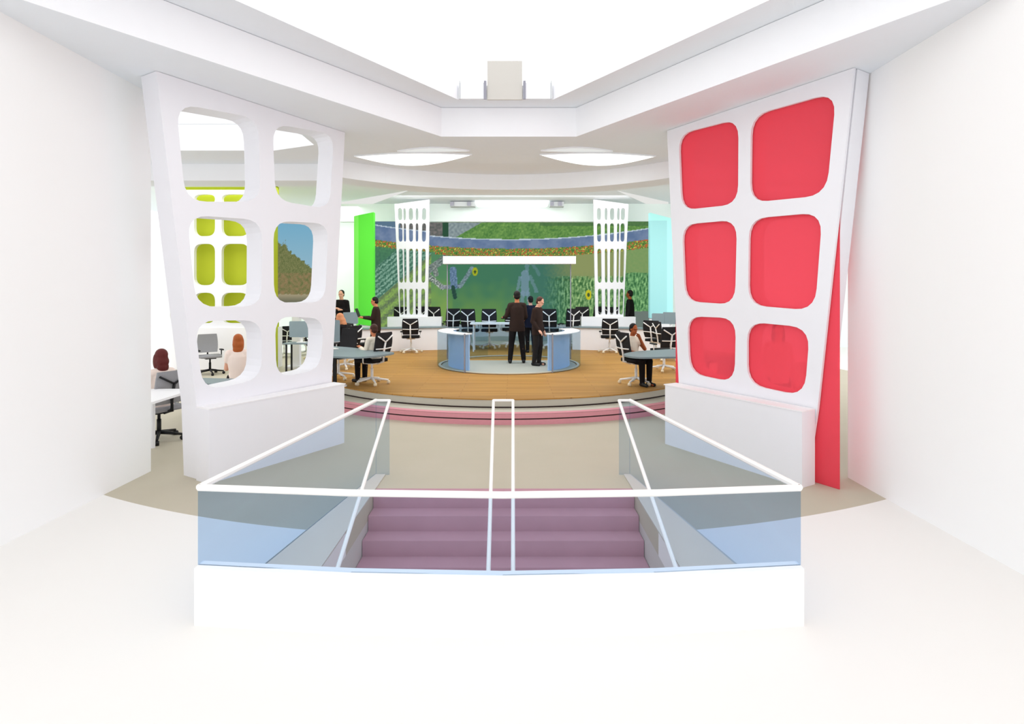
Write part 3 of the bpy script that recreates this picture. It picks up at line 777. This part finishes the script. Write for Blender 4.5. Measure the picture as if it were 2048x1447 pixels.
# ------------------------------------------------------------------ chairs
def make_chair(kind):
    white = kind == 'black'
    fm = M['chair_white'] if white else M['dark_plastic']
    bk = M['mesh_black'] if white else M['mesh_grey']
    cm = M['caster'] if white else M['dark_plastic']
    t = thing('office_chair', 'office chair', 'chair')
    # faces +Y
    b = BM(); plate(b, rounded([V(-0.25, -0.22, 0.43), V(0.25, -0.22, 0.43), V(0.24, 0.25, 0.43), V(-0.24, 0.25, 0.43)], 0.10), [], (0, 0, 0.06))
    bmesh.ops.bevel(b, geom=[e for e in b.edges if len(e.link_faces) == 2 and abs(e.verts[0].co.z-e.verts[1].co.z) < 1e-5 and e.calc_face_angle(0) > 1.0], offset=0.02, segments=2, affect='EDGES')
    link('seat', b, M['black'] if white else M['mesh_grey'], t, True)
    def bp(x, z):      # backrest surface, leaning and curved
        f = (z-0.5)/0.5
        return V(x, -0.20-0.10*f+0.25*x*x+0.03*math.sin(f*PI)*-1, z)
    b = BM(); nx, nz = 8, 10; g = []
    for j in range(nz+1):
        z = 0.54+0.46*j/nz; wv = 0.235*(1-0.10*abs(2*j/nz-1)**2)
        g.append([(b.verts.new(bp(-wv+2*wv*i/nx, z)), b.verts.new(bp(-wv+2*wv*i/nx, z)-V(0, 0.025, 0))) for i in range(nx+1)])
    for j in range(nz):
        for i in range(nx):
            for s in (0, 1): b.faces.new((g[j][i][s], g[j][i+1][s], g[j+1][i+1][s], g[j+1][i][s]))
    for i in range(nx):
        b.faces.new((g[0][i][0], g[0][i+1][0], g[0][i+1][1], g[0][i][1])); b.faces.new((g[nz][i][0], g[nz][i+1][0], g[nz][i+1][1], g[nz][i][1]))
    for j in range(nz):
        b.faces.new((g[j][0][0], g[j+1][0][0], g[j+1][0][1], g[j][0][1])); b.faces.new((g[j][nx][0], g[j+1][nx][0], g[j+1][nx][1], g[j][nx][1]))
    link('backrest', b, bk, t)
    # Y-shaped spine on the back with a cross bar
    b = BM()
    sp = lambda x, z: bp(x, z)-V(0, 0.045, 0)
    tube(b, [V(0, -0.12, 0.40), V(0, -0.28, 0.45), sp(0, 0.60), sp(0, 0.82)], [0.022, 0.024, 0.022, 0.018], 8)
    tube(b, [sp(0, 0.82), sp(-0.10, 0.88), sp(-0.20, 0.94)], 0.014, 8); tube(b, [sp(0, 0.82), sp(0.10, 0.88), sp(0.20, 0.94)], 0.014, 8)
    tube(b, [sp(-0.22, 0.70), sp(0, 0.69), sp(0.22, 0.70)], 0.013, 8)
    link('back_frame', b, fm, t, True)
    for s in (-1, 1):
        b = BM(); tube(b, [V(s*0.19, 0.0, 0.42), V(s*0.265, -0.02, 0.44), V(s*0.265, -0.02, 0.60)], 0.014, 8)
        a = link('armrest', b, fm, t, True)
        b = BM(); plate(b, rounded([V(s*0.265-0.035, -0.13, 0.60), V(s*0.265+0.035, -0.13, 0.60), V(s*0.265+0.035, 0.13, 0.60), V(s*0.265-0.035, 0.13, 0.60)], 0.03, 3), [], (0, 0, 0.025)); link('arm_pad', b, M['dark_plastic'], a)
    b = BM(); tube(b, [V(0, 0, 0.10), V(0, 0, 0.30)], 0.028, 10); tube(b, [V(0, 0, 0.30), V(0, 0, 0.425)], [0.02, 0.02], 10); link('gas_column', b, fm, t, True)
    b = BM(); boxb(b, -0.12, 0.12, -0.14, 0.12, 0.395, 0.432); link('mechanism', b, fm, t)
    b = BM()
    for k in range(5):
        a = 2*PI*k/5+0.3
        tube(b, [V(0.02*math.cos(a), 0.02*math.sin(a), 0.115), V(0.31*math.cos(a), 0.31*math.sin(a), 0.075)], [0.028, 0.016], 8)
    base = link('star_base', b, fm, t, True)
    for k in range(5):
        a = 2*PI*k/5+0.3
        b = BM(); p = V(0.31*math.cos(a), 0.31*math.sin(a), 0.033); u = V(-math.sin(a), math.cos(a), 0)
        tube(b, [p-u*0.026, p+u*0.026], 0.033, 12); link('caster', b, cm, base, True)
    return t
PROTO = {}
def chair(kind, x, y, z, rz, label, grp, sz=1.0):
    if kind not in PROTO: PROTO[kind] = make_chair(kind); o = PROTO[kind]
    else: o = copy_tree(PROTO[kind])
    o.location = (x, y, z); o.rotation_euler = (0, 0, rz); o.scale = (1, 1, sz)
    o['label'] = label; o['category'] = 'chair'; o['group'] = grp
    return o
G1 = 'task chairs on the stage'; G2 = 'chairs at the rear desks'; G3 = 'chairs beyond the left lattice'
chair('black', X(822, 15.95), 15.95, PZ, 0.12, 'black task chair with white Y back, in front of the left curved desk', G1)
chair('black', X(1219, 15.95), 15.95, PZ, -0.12, 'black task chair with white Y back, in front of the right curved desk', G1)
chair('black', X(744, 10.55), 10.55, PZ, R_(62), 'task chair with white base under the man at the left pointed table', G1)
chair('black', X(1272, 10.55), 10.55, PZ, R_(-70), 'task chair with white base under the person at the right pointed table', G1)
chair('black', X(690, 12.6), 12.6, PZ, R_(60), 'task chair under the bent woman beside the green panel', G1)
chair('black', X(722, 13.6), 13.6, PZ, R_(-50), 'empty white-framed task chair between the seated woman and the walking man', G1)
chair('black', X(683, 11.4), 11.2, PZ, R_(150), 'task chair with white base half hidden by the left lattice, behind the pointed table', G1)
chair('black', X(1312, 14.9), 14.9, PZ, R_(-40), 'white-framed task chair below the cyan panel, nearer the stage axis', G1)
chair('black', X(1336, 14.2), 14.2, PZ, R_(-80), 'white-framed task chair below the cyan panel, nearer the red glass', G1)
chair('black', X(1328, 12.3), 12.3, PZ, R_(15), 'task chair with white base behind the right pointed table, beside the red glass', G1)
rear = [(804, 17.95, 'seen through the left slim lattice, leftmost', .1), (842, 18.3, 'seen through the left slim lattice, rightmost', .3), (876, 18.0, 'just right of the left slim lattice', -.3), (901, 17.4, 'behind the pod glass, by its left edge', .4),
        (941, 17.1, 'behind the pod, left of the centred one', -.2), (979, 17.1, 'behind the pod, centred and left of the standing men', 0), (1019, 17.5, 'behind the pod, half hidden by the man from behind', .3),
        (1101, 17.1, 'behind the pod, right of the standing men', -.2), (1139, 17.4, 'behind the pod glass, by its right edge', .3), (1162, 18.0, 'just left of the right slim lattice', 0),
        (1192, 18.3, 'seen through the right slim lattice, leftmost', .3), (1226, 17.82, 'seen through the right slim lattice, rightmost', -.3)]
for px, dd, lab, rz in rear:
    chair('black', X(px, dd), dd, PZ, rz, 'black chair at the rear desks, '+lab, G2, 1.24 if 890 < px < 1145 else 1.28)
chair('grey', X(420, 13.9), 13.9, 0, R_(-140), 'grey mesh chair seen through the lowest left opening of the lattice', G3)
chair('black', X(568, 17.6), 17.6, 0, R_(40), 'black chair behind the lattice, left in the lower right opening', G3)
chair('black', X(612, 18.2), 18.2, 0, R_(150), 'black chair behind the lattice, topmost in the lower right opening', G3)
chair('black', X(628, 17.0), 17.0, 0, R_(-60), 'black chair behind the lattice, right in the lower right opening', G3)
t = thing('stool', 'backless dark stool under the red-haired woman', 'stool', (X(477, 9.9), 9.86, 0))
b = BM(); disc(b, (0, 0), 0.19, 0.43, 0.48, 24); link('seat', b, M['black'], t)
for k in range(4):
    a = PI/4+k*PI/2; b = BM(); tube(b, [V(0.12*math.cos(a), 0.12*math.sin(a), 0.43), V(0.2*math.cos(a), 0.2*math.sin(a), 0.0)], 0.015, 8); link('leg', b, M['dark_plastic'], t)
chair('grey', X(318, 7.75), 7.75, 0, R_(65), 'dark-based chair under the person at the left edge', G3)
chair('grey', X(1420, 9.2), 9.2, 0, R_(100), 'grey chair behind the red glass, dim in the lower left opening', 'chairs beyond the red glass')

# ------------------------------------------------------------------ side tables and monitors
def simple_desk(x, y, w, dp, z0, zt, rz, label, top=M['desk_grey'], leg=M['dark_plastic'], grp='plain side desks'):
    t = thing('desk', label, 'desk', (x, y, z0), rz, grp)
    b = BM(); plate(b, rounded([V(-w/2, -dp/2, zt-0.03), V(w/2, -dp/2, zt-0.03), V(w/2, dp/2, zt-0.03), V(-w/2, dp/2, zt-0.03)], 0.06, 3), [], (0, 0, 0.03)); link('desktop', b, top, t)
    for sx in (-1, 1):
        for sy in (-1, 1):
            b = BM(); tube(b, [V(sx*(w/2-0.08), sy*(dp/2-0.08), 0), V(sx*(w/2-0.08), sy*(dp/2-0.08), zt-0.03)], 0.025, 8); link('leg', b, leg, t)
    return t
simple_desk(X(445, 9.0), 9.05, 1.25, 0.55, 0, 0.62, R_(-8), 'low grey table in front of the red-haired woman behind the lattice')
simple_desk(X(606, 14.5), 14.5, 0.9, 0.5, 0, 0.75, 0, 'slate desk among the chairs behind the left lattice')
simple_desk(X(287, 6.85), 6.95, 0.6, 1.0, 0, 0.78, 0, 'white-topped desk at the left edge beside the seated person', M['lacquer2'], M['lacquer'])
simple_desk(X(1440, 8.6), 8.6, 0.7, 0.6, 0, 1.05, 0, 'tall grey desk dimly seen behind the red glass')
def monitor(x, y, z, rz, label, w=0.5, h=0.36, m=M['screen_grey']):
    t = thing('monitor', label, 'monitor', (x, y, z), rz, 'grey monitors')
    b = BM(); plate(b, rounded([V(-w/2, 0, 0.14), V(w/2, 0, 0.14), V(w/2, 0, 0.14+h), V(-w/2, 0, 0.14+h)], 0.03, 3), [], (0, 0.03, 0)); link('panel', b, m, t)
    b = BM(); boxb(b, -0.03, 0.03, 0.03, 0.06, 0.0, 0.30); link('neck', b, M['chair_white'], t)
    b = BM(); boxb(b, -0.12, 0.12, -0.06, 0.12, 0.0, 0.015); link('foot', b, M['chair_white'], t)
ZD = PZ+0.69
xx, yy = deskp(X(1309, 16.5), 0.2); monitor(xx, yy, ZD, R_(-25), 'grey monitor on the right curved desk, left one of the pair', 0.36, 0.30)
xx, yy = deskp(X(1333, 16.3), 0.2); monitor(xx, yy, ZD, R_(-35), 'grey monitor on the right curved desk, right one of the pair', 0.42, 0.34)
xx, yy = deskp(X(706, 16.2), 0.2); monitor(xx, yy, ZD, R_(25), 'grey monitor at the outer end of the left curved desk', 0.42, 0.34)
monitor(X(676, 11.0), 10.6, 0.98, R_(40), 'tall grey monitor on the left pointed table beside the lattice edge', 0.34, 0.42)
monitor(X(603, 14.5), 14.5, 0.75, R_(8), 'large grey monitor on the slate desk behind the lattice', 0.62, 0.42)

# ------------------------------------------------------------------ people
SK = {'tan': mat('skin_tan', (205, 130, 92), 0.6, 0.2, 0.04), 'fair': mat('skin_fair', (232, 176, 150), 0.6, 0.2, 0.04), 'brown': mat('skin_brown', (176, 94, 54), 0.6, 0.2, 0.04)}
CL = {'black': mat('cloth_black', (30, 27, 28), 0.9, 0.1, 0.1, 20), 'brown': mat('cloth_dark_brown', (52, 40, 36), 0.9, 0.1, 0.1, 20), 'charcoal': mat('cloth_charcoal', (46, 42, 40), 0.9, 0.1, 0.1, 20),
      'navy': mat('cloth_navy', (30, 32, 48), 0.9, 0.1, 0.1, 20), 'white': mat('cloth_cream', (250, 240, 222), 0.9, 0.1, 0.02), 'pale': mat('cloth_pale_pink', (250, 232, 222), 0.9, 0.1, 0.02)}
HR = {'black': mat('hair_black', (24, 18, 17), 0.7, 0.3, 0.2, 60), 'auburn': mat('hair_auburn', (176, 92, 40), 0.6, 0.3, 0.2, 60), 'brown': mat('hair_brown', (70, 40, 30), 0.6, 0.3, 0.2, 60), 'blond': mat('hair_light_brown', (206, 138, 96), 0.6, 0.3, 0.2, 60), 'dark_red': mat('hair_dark_red', (96, 32, 30), 0.6, 0.3, 0.2, 60)}
M['eye'] = mat('eye_dark', (30, 22, 20), 0.3, 0.4, 0)
def person(label, loc, rz, pose='stand', h=1.78, skin='tan', hair='black', longhair=False, top='black', bottom='black', coat=False, skirt=False, bare_arms=False,
           arms=None, lean=0.0, feet=None, head_down=0.0, head_turn=0.0, female=False):
    """faces +Y; joints in metres for a 1.78 m figure, scaled to h"""
    t = thing('person', label, 'person', loc, rz)
    k = h/1.78
    sw = 0.145 if female else 0.165
    if pose == 'stand':
        pz = 0.93
        hip = {s: V(s*0.09, 0, 0.90) for s in (-1, 1)}
        ft = feet or {-1: (-0.11, 0.0), 1: (0.11, 0.0)}
        ank = {s: V(ft[s][0], ft[s][1]-0.03, 0.085) for s in (-1, 1)}
        knee = {s: (hip[s]+ank[s])/2+V(0, 0.03, 0.02) for s in (-1, 1)}
    else:
        pz = 0.52
        hip = {s: V(s*0.09, -0.04, 0.55) for s in (-1, 1)}
        knee = {s: V(s*0.11, 0.40, 0.53) for s in (-1, 1)}
        ank = {s: V(s*0.10, 0.40, 0.085) for s in (-1, 1)}
        if feet: ank = {s: V(feet[s][0], feet[s][1], 0.085) for s in (-1, 1)}
    sp = lambda z: V(0, math.sin(lean)*(z), math.cos(lean)*z)+V(0, (0 if pose == 'stand' else -0.05), pz)
    R3 = Matrix.Rotation(-lean, 3, 'X')
    sh = {s: sp(0.475)+V(s*sw, 0, 0) for s in (-1, 1)}
    arms = arms or {}
    el, wr = {}, {}
    for s in (-1, 1):
        if s in arms: el[s] = sh[s]+Vector(arms[s][0]); wr[s] = sh[s]+Vector(arms[s][1])
        else: el[s] = sh[s]+V(s*0.06, -0.03, -0.29); wr[s] = sh[s]+V(s*0.07, 0.06, -0.54)
    neck = sp(0.55); hc = sp(0.70)+V(0, 0.02+0.06*head_down, -0.03*head_down)
    HRm = Matrix.Rotation(head_turn, 3, 'Z') @ Matrix.Rotation(-(0.45*head_down+lean*0.3), 3, 'X')
    hp = lambda x, y, z: hc+HRm @ V(x, y, z)
    # --- body: one continuous surface
    b = BM()
    loft(b, [(sp(-0.06), 0.13, 0.10, R3), (sp(0.02), 0.165, 0.115, R3), (sp(0.14), 0.135, 0.10, R3), (sp(0.30), 0.155, 0.112, R3), (sp(0.42), 0.155, 0.10, R3), (sp(0.50), 0.10, 0.07, R3), (sp(0.56), 0.055, 0.055, R3)], 16)
    capsule(b, sp(0.50), hp(0, -0.01, -0.06), 0.058, 0.055)
    for s in (-1, 1):
        capsule(b, sp(0.48)+V(s*sw*0.45, 0, 0.0), sh[s], 0.060, 0.055)
        capsule(b, sh[s], el[s], 0.056, 0.043); capsule(b, el[s], wr[s], 0.042, 0.029)
        capsule(b, hip[s], knee[s], 0.088, 0.056); capsule(b, knee[s], knee[s]*0.6+ank[s]*0.4+V(0, -0.012, 0), 0.055, 0.056); capsule(b, knee[s]*0.6+ank[s]*0.4+V(0, -0.012, 0), ank[s], 0.055, 0.036)
        capsule(b, ank[s]-V(0, 0.03, 0.035), ank[s]+V(0, 0.14, -0.05), 0.035, 0.03)
        # hand: palm, four fingers, thumb
        dr = (wr[s]-el[s]).normalized(); u, v_ = frame_of(dr)
        pe = wr[s]+dr*0.085
        capsule(b, wr[s], pe, 0.026, 0.030)
        capsule(b, wr[s]+u*0.018, pe+u*0.022, 0.02, 0.02); capsule(b, wr[s]-u*0.018, pe-u*0.022, 0.02, 0.02)
        for i, (o_, L) in enumerate(((-0.033, 0.062), (-0.011, 0.075), (0.011, 0.078), (0.033, 0.068))):
            p0 = pe+u*o_; p1 = p0+dr*L*0.55; p2 = p1+(dr*0.75+v_*0.6).normalized()*L*0.5
            capsule(b, p0, p1, 0.0095, 0.009, 8); capsule(b, p1, p2, 0.009, 0.0075, 8)
        q0 = wr[s]+dr*0.03+u*0.03; q1 = q0+(dr+u*0.9).normalized()*0.045; capsule(b, q0, q1, 0.012, 0.0105, 8); capsule(b, q1, q1+(dr+v_*0.3).normalized()*0.035, 0.0105, 0.008, 8)
    # head
    ellipsoid(b, hp(0, -0.012, 0.035), (0.074, 0.092, 0.088), HRm); ellipsoid(b, hp(0, 0.018, -0.045), (0.058, 0.068, 0.075), HRm)
    ellipsoid(b, hp(0, 0.050, -0.098), (0.028, 0.028, 0.020), HRm)
    ellipsoid(b, hp(0, 0.088, -0.022), (0.014, 0.020, 0.026), HRm); ellipsoid(b, hp(0, 0.080, 0.022), (0.055, 0.016, 0.012), HRm)
    ellipsoid(b, hp(0, 0.080, -0.066), (0.024, 0.012, 0.010), HRm)
    for s in (-1, 1): ellipsoid(b, hp(s*0.074, -0.005, -0.012), (0.010, 0.020, 0.030), HRm)
    link_mesh('body', refine(b, 0.008, 3), SK[skin], t)
    for s in (-1, 1):
        b = BM(); ellipsoid(b, hp(s*0.028, 0.078, 0.002), (0.011, 0.008, 0.007), HRm, 8, 6); link('eye', b, M['eye'], t, True)
    # --- hair
    b = BM()
    ellipsoid(b, hp(0, -0.026, 0.045), (0.084, 0.092, 0.090), HRm); ellipsoid(b, hp(0, -0.045, -0.01), (0.080, 0.068, 0.075), HRm)
    if longhair:
        ellipsoid(b, hp(0, -0.05, -0.06), (0.092, 0.07, 0.10), HRm); ellipsoid(b, hp(0, -0.06, -0.14), (0.085, 0.055, 0.09), HRm)
        for s in (-1, 1): ellipsoid(b, hp(s*0.075, 0.0, -0.05), (0.02, 0.05, 0.11), HRm)
    link_mesh('hair', refine(b, 0.009, 2), HR[hair], t)
    # --- upper garment
    b = BM(); e = 0.016
    lo = -0.16 if coat else -0.08
    wz = 0.19 if coat else 0.175
    if pose == 'sit': lo = -0.03
    loft(b, [(sp(lo), wz+0.01, 0.135, R3), (sp(0.02), wz, 0.135, R3), (sp(0.14), 0.15+(0.02 if not female else 0), 0.115+e, R3), (sp(0.30), 0.158+e, 0.112+e, R3), (sp(0.42), 0.16+e, 0.10+e, R3), (sp(0.505), 0.10+e, 0.07+e, R3), (sp(0.545), 0.06+e*0.5, 0.06+e*0.5, R3)], 18)
    for s in (-1, 1):
        capsule(b, sp(0.48)+V(s*sw*0.45, 0, 0), sh[s], 0.072, 0.066)
        if bare_arms: capsule(b, sh[s], sh[s]*0.55+el[s]*0.45, 0.074, 0.066)
        else: capsule(b, sh[s], el[s], 0.066, 0.055); capsule(b, el[s], el[s]*0.06+wr[s]*0.94, 0.054, 0.043)
    link_mesh('blouse' if female else ('jacket' if coat or top != 'white' else 'shirt'), refine(b, 0.012, 3), CL[top], t)
    # --- lower garment
    b = BM()
    loft(b, [(sp(-0.05), 0.15, 0.12, R3), (sp(0.04), 0.168, 0.128, R3), (sp(0.10), 0.15, 0.118, R3)], 16)
    for s in (-1, 1):
        capsule(b, hip[s], knee[s], 0.104, 0.076)
        if not skirt:
            capsule(b, knee[s], ank[s]+V(0, 0, 0.01), 0.074, 0.058)
    if skirt:
        capsule(b, (hip[-1]+hip[1])/2, (knee[-1]+knee[1])/2, 0.115, 0.10)
    link_mesh('skirt' if skirt else 'trousers', refine(b, 0.012, 3), CL[bottom], t)
    for s in (-1, 1):
        b = BM(); a = ank[s]
        capsule(b, V(a.x, a.y-0.035, 0.045), V(a.x+s*0.012, a.y+0.15, 0.038), 0.044, 0.037)
        capsule(b, V(a.x, a.y-0.02, 0.06), V(a.x, a.y+0.02, 0.075), 0.046, 0.046)
        me = refine(b, 0.01, 2)
        for v_ in me.vertices: v_.co.z = max(0.0, v_.co.z)
        link_mesh('shoe', me, M['dark_plastic'], t)
    t.scale = (k, k, k)
    return t, {s: t.matrix_basis @ (wr[s]) if False else wr[s]*k for s in (-1, 1)}
def pl_(px, d, z=PZ): return (X(px, d), d, z)
bent = lambda s, f=0.27, u=-0.19: ((s*0.05, 0.05, -0.27), (s*0.00, f, u))
person('man in dark suit seen from behind, standing in the pod holding a tablet', pl_(1034, 13.55, PZ+0.012), R_(4), h=1.80, hair='black', top='brown', bottom='black', coat=True,
       arms={-1: ((-0.10, -0.02, -0.27), (-0.14, 0.20, -0.30)), 1: ((0.05, 0.03, -0.28), (0.0, 0.22, -0.36))}, feet={-1: (-0.17, 0.0), 1: (0.16, 0.02)})
person('man in dark brown suit with bowed head, standing at the pod entrance', pl_(1075, 13.1, PZ+0.012), R_(-118), h=1.68, hair='brown', top='brown', bottom='charcoal', coat=True, skin='fair', head_down=0.9,
       arms={1: ((0.05, -0.04, -0.29), (0.04, 0.14, -0.50))}, feet={-1: (-0.08, 0.03), 1: (0.08, -0.03)})
person('man in navy suit behind the pod, half hidden between the two standing men', pl_(1061, 16.0), R_(20), h=1.66, hair='black', top='navy', bottom='black', coat=True, skin='fair')
person('man in black with folded arms standing far left before the white wall', pl_(683, 16.65), R_(175), h=1.84, hair='black', top='black', bottom='black', skin='fair',
       arms={-1: ((-0.06, 0.04, -0.27), (0.16, 0.16, -0.20)), 1: ((0.06, 0.04, -0.27), (-0.16, 0.18, -0.23))})
t, w_ = person('man in long brown coat walking left with an open laptop', pl_(752, 14.6), R_(95), h=1.66, hair='black', top='brown', bottom='brown', coat=True, skin='tan', head_down=0.4,
       arms={-1: ((-0.03, 0.08, -0.27), (0.02, 0.32, -0.24)), 1: ((0.03, 0.08, -0.27), (-0.02, 0.32, -0.26))}, feet={-1: (-0.09, 0.16), 1: (0.09, -0.14)})
person('man in cream shirt seated at the left pointed table', pl_(746, 10.62, PZ), R_(55), 'sit', h=1.52, hair='brown', top='white', bottom='black', skin='tan', head_down=0.3, lean=0.0,
       arms={-1: bent(-1), 1: bent(1)})
person('woman with light brown hair bending forward in a chair, black clothes', pl_(690, 12.62, PZ), R_(72), 'sit', h=1.72, hair='blond', longhair=True, top='black', bottom='black', skin='fair', female=True, lean=0.18, head_down=0.8,
       arms={-1: bent(-1), 1: bent(1)})
person('person with chin on hand seated at the right pointed table', pl_(1266, 10.62, PZ), R_(-150), 'sit', h=1.54, hair='black', top='white', bottom='black', skin='brown', bare_arms=True, female=True, lean=0.05, head_down=0.3,
       arms={-1: ((-0.06, 0.18, -0.22), (0.10, 0.20, 0.02)), 1: ((0.05, 0.10, -0.27), (-0.05, 0.30, -0.28))})
person('red-haired woman in pale blouse and black skirt seen from behind through the lattice', (X(477, 9.9), 9.9, 0), R_(20), 'sit', h=1.76, hair='auburn', longhair=True, top='pale', bottom='black', skirt=True, skin='fair', female=True, bare_arms=True,
       arms={-1: bent(-1), 1: ((0.08, -0.02, -0.28), (0.08, 0.14, -0.42))})
person('person with dark red hair and black trousers seated at the left edge', (X(318, 7.78), 7.78, 0), R_(65), 'sit', h=1.70, hair='dark_red', longhair=True, top='pale', bottom='black', skin='fair', female=True, arms={-1: bent(-1), 1: bent(1)})
person('man in black standing in front of the display right of the right slim lattice', pl_(1260, 17.6), R_(60), h=1.84, hair='black', top='black', bottom='black', skin='brown')
person('woman in dark skirt standing dimly behind the red glass', (X(1556, 7.9), 7.9, 0), R_(170), h=1.66, hair='black', longhair=True, top='pale', bottom='black', skirt=True, skin='fair', female=True)

def tablet(loc, rz, tilt, label, laptop=False):
    t = thing('laptop' if laptop else 'tablet', label, 'laptop' if laptop else 'tablet', loc, rz)
    r = Matrix.Rotation(tilt, 3, 'X')
    b = BM(); box(b, (0, 0, 0), (0.34, 0.25, 0.018)); link('base' if laptop else 'case', b, M['dark_plastic'], t)
    if laptop:
        b = BM(); box(b, (0, 0.165, 0.10), (0.34, 0.012, 0.23), Matrix.Rotation(-0.35, 3, 'X')); link('lid', b, M['dark_plastic'], t)
    else:
        b = BM(); box(b, (0, 0, 0.0105), (0.31, 0.22, 0.002)); link('glass_face', b, M['screen_grey'], t)
    return t
tablet((X(1016, 13.9), 13.84, Z(636, 13.9)), 0.1, 0, 'black tablet held by the man seen from behind')
tablet((X(727, 14.6), 14.66, Z(634, 14.6)+0.02), R_(95), 0, 'open black laptop carried by the walking man', True)

# ------------------------------------------------------------------ light, camera
w = bpy.data.worlds.new('overcast'); S.world = w; w.use_nodes = True
bg = w.node_tree.nodes['Background']; bg.inputs['Color'].default_value = (1.0, 1.0, 1.0, 1); bg.inputs['Strength'].default_value = 1.4
def area(name, loc, size, power, rot=(0, 0, 0), col=(1, 1, 1)):
    l = bpy.data.lights.new(name, 'AREA'); l.shape = 'RECTANGLE'; l.size, l.size_y = size; l.energy = power; l.color = col
    o = bpy.data.objects.new(name, l); COL.objects.link(o); o.location = loc; o.rotation_euler = rot; return o
area('stage_fill', (-0.1, 13.4, 4.9), (8, 4), 260)  # unseen fill added to brighten the stage and rear
area('left_fill', (-8, 14, 4.9), (5, 6), 170)  # added side fill for the left rear, not a fixture of the room
area('right_fill', (8, 14, 4.9), (5, 6), 170)  # matching added fill on the right, no fixture either
area('rear_left_fill', (-6.6, 18.6, 4.9), (3, 2), 90)  # added to lift the dull back wall on the left
area('hood_fill', (X(1018, 14.3), 14.3, 3.05), (3.0, 0.25), 45, (PI, 0, 0))  # upward fill added for the ceilings, the hood has no lamp
area('header_fill', (-0.1, 16.6, 4.9), (8, 0.3), 40, (R_(50), 0, 0))  # added fill brightening the header and rear wall

cam = bpy.data.cameras.new('camera'); co = bpy.data.objects.new('camera', cam); COL.objects.link(co)
co.location = (0, 0, H); co.rotation_euler = (PI/2, 0, 0)
cam.sensor_fit = 'HORIZONTAL'; cam.sensor_width = 36; cam.lens = 36*F/2048
cam.shift_x = (1024-CX)/2048; cam.shift_y = -(1447/2-CY)/2048
cam.clip_start = 0.05; cam.clip_end = 200
S.camera = co
S.view_settings.view_transform = 'Standard'; S.view_settings.look = 'None'
S.view_settings.exposure = 0.0; S.view_settings.gamma = 1.0
S.view_settings.use_curve_mapping = False
S.cycles.max_bounces = 12; S.cycles.diffuse_bounces = 6; S.cycles.transparent_max_bounces = 24
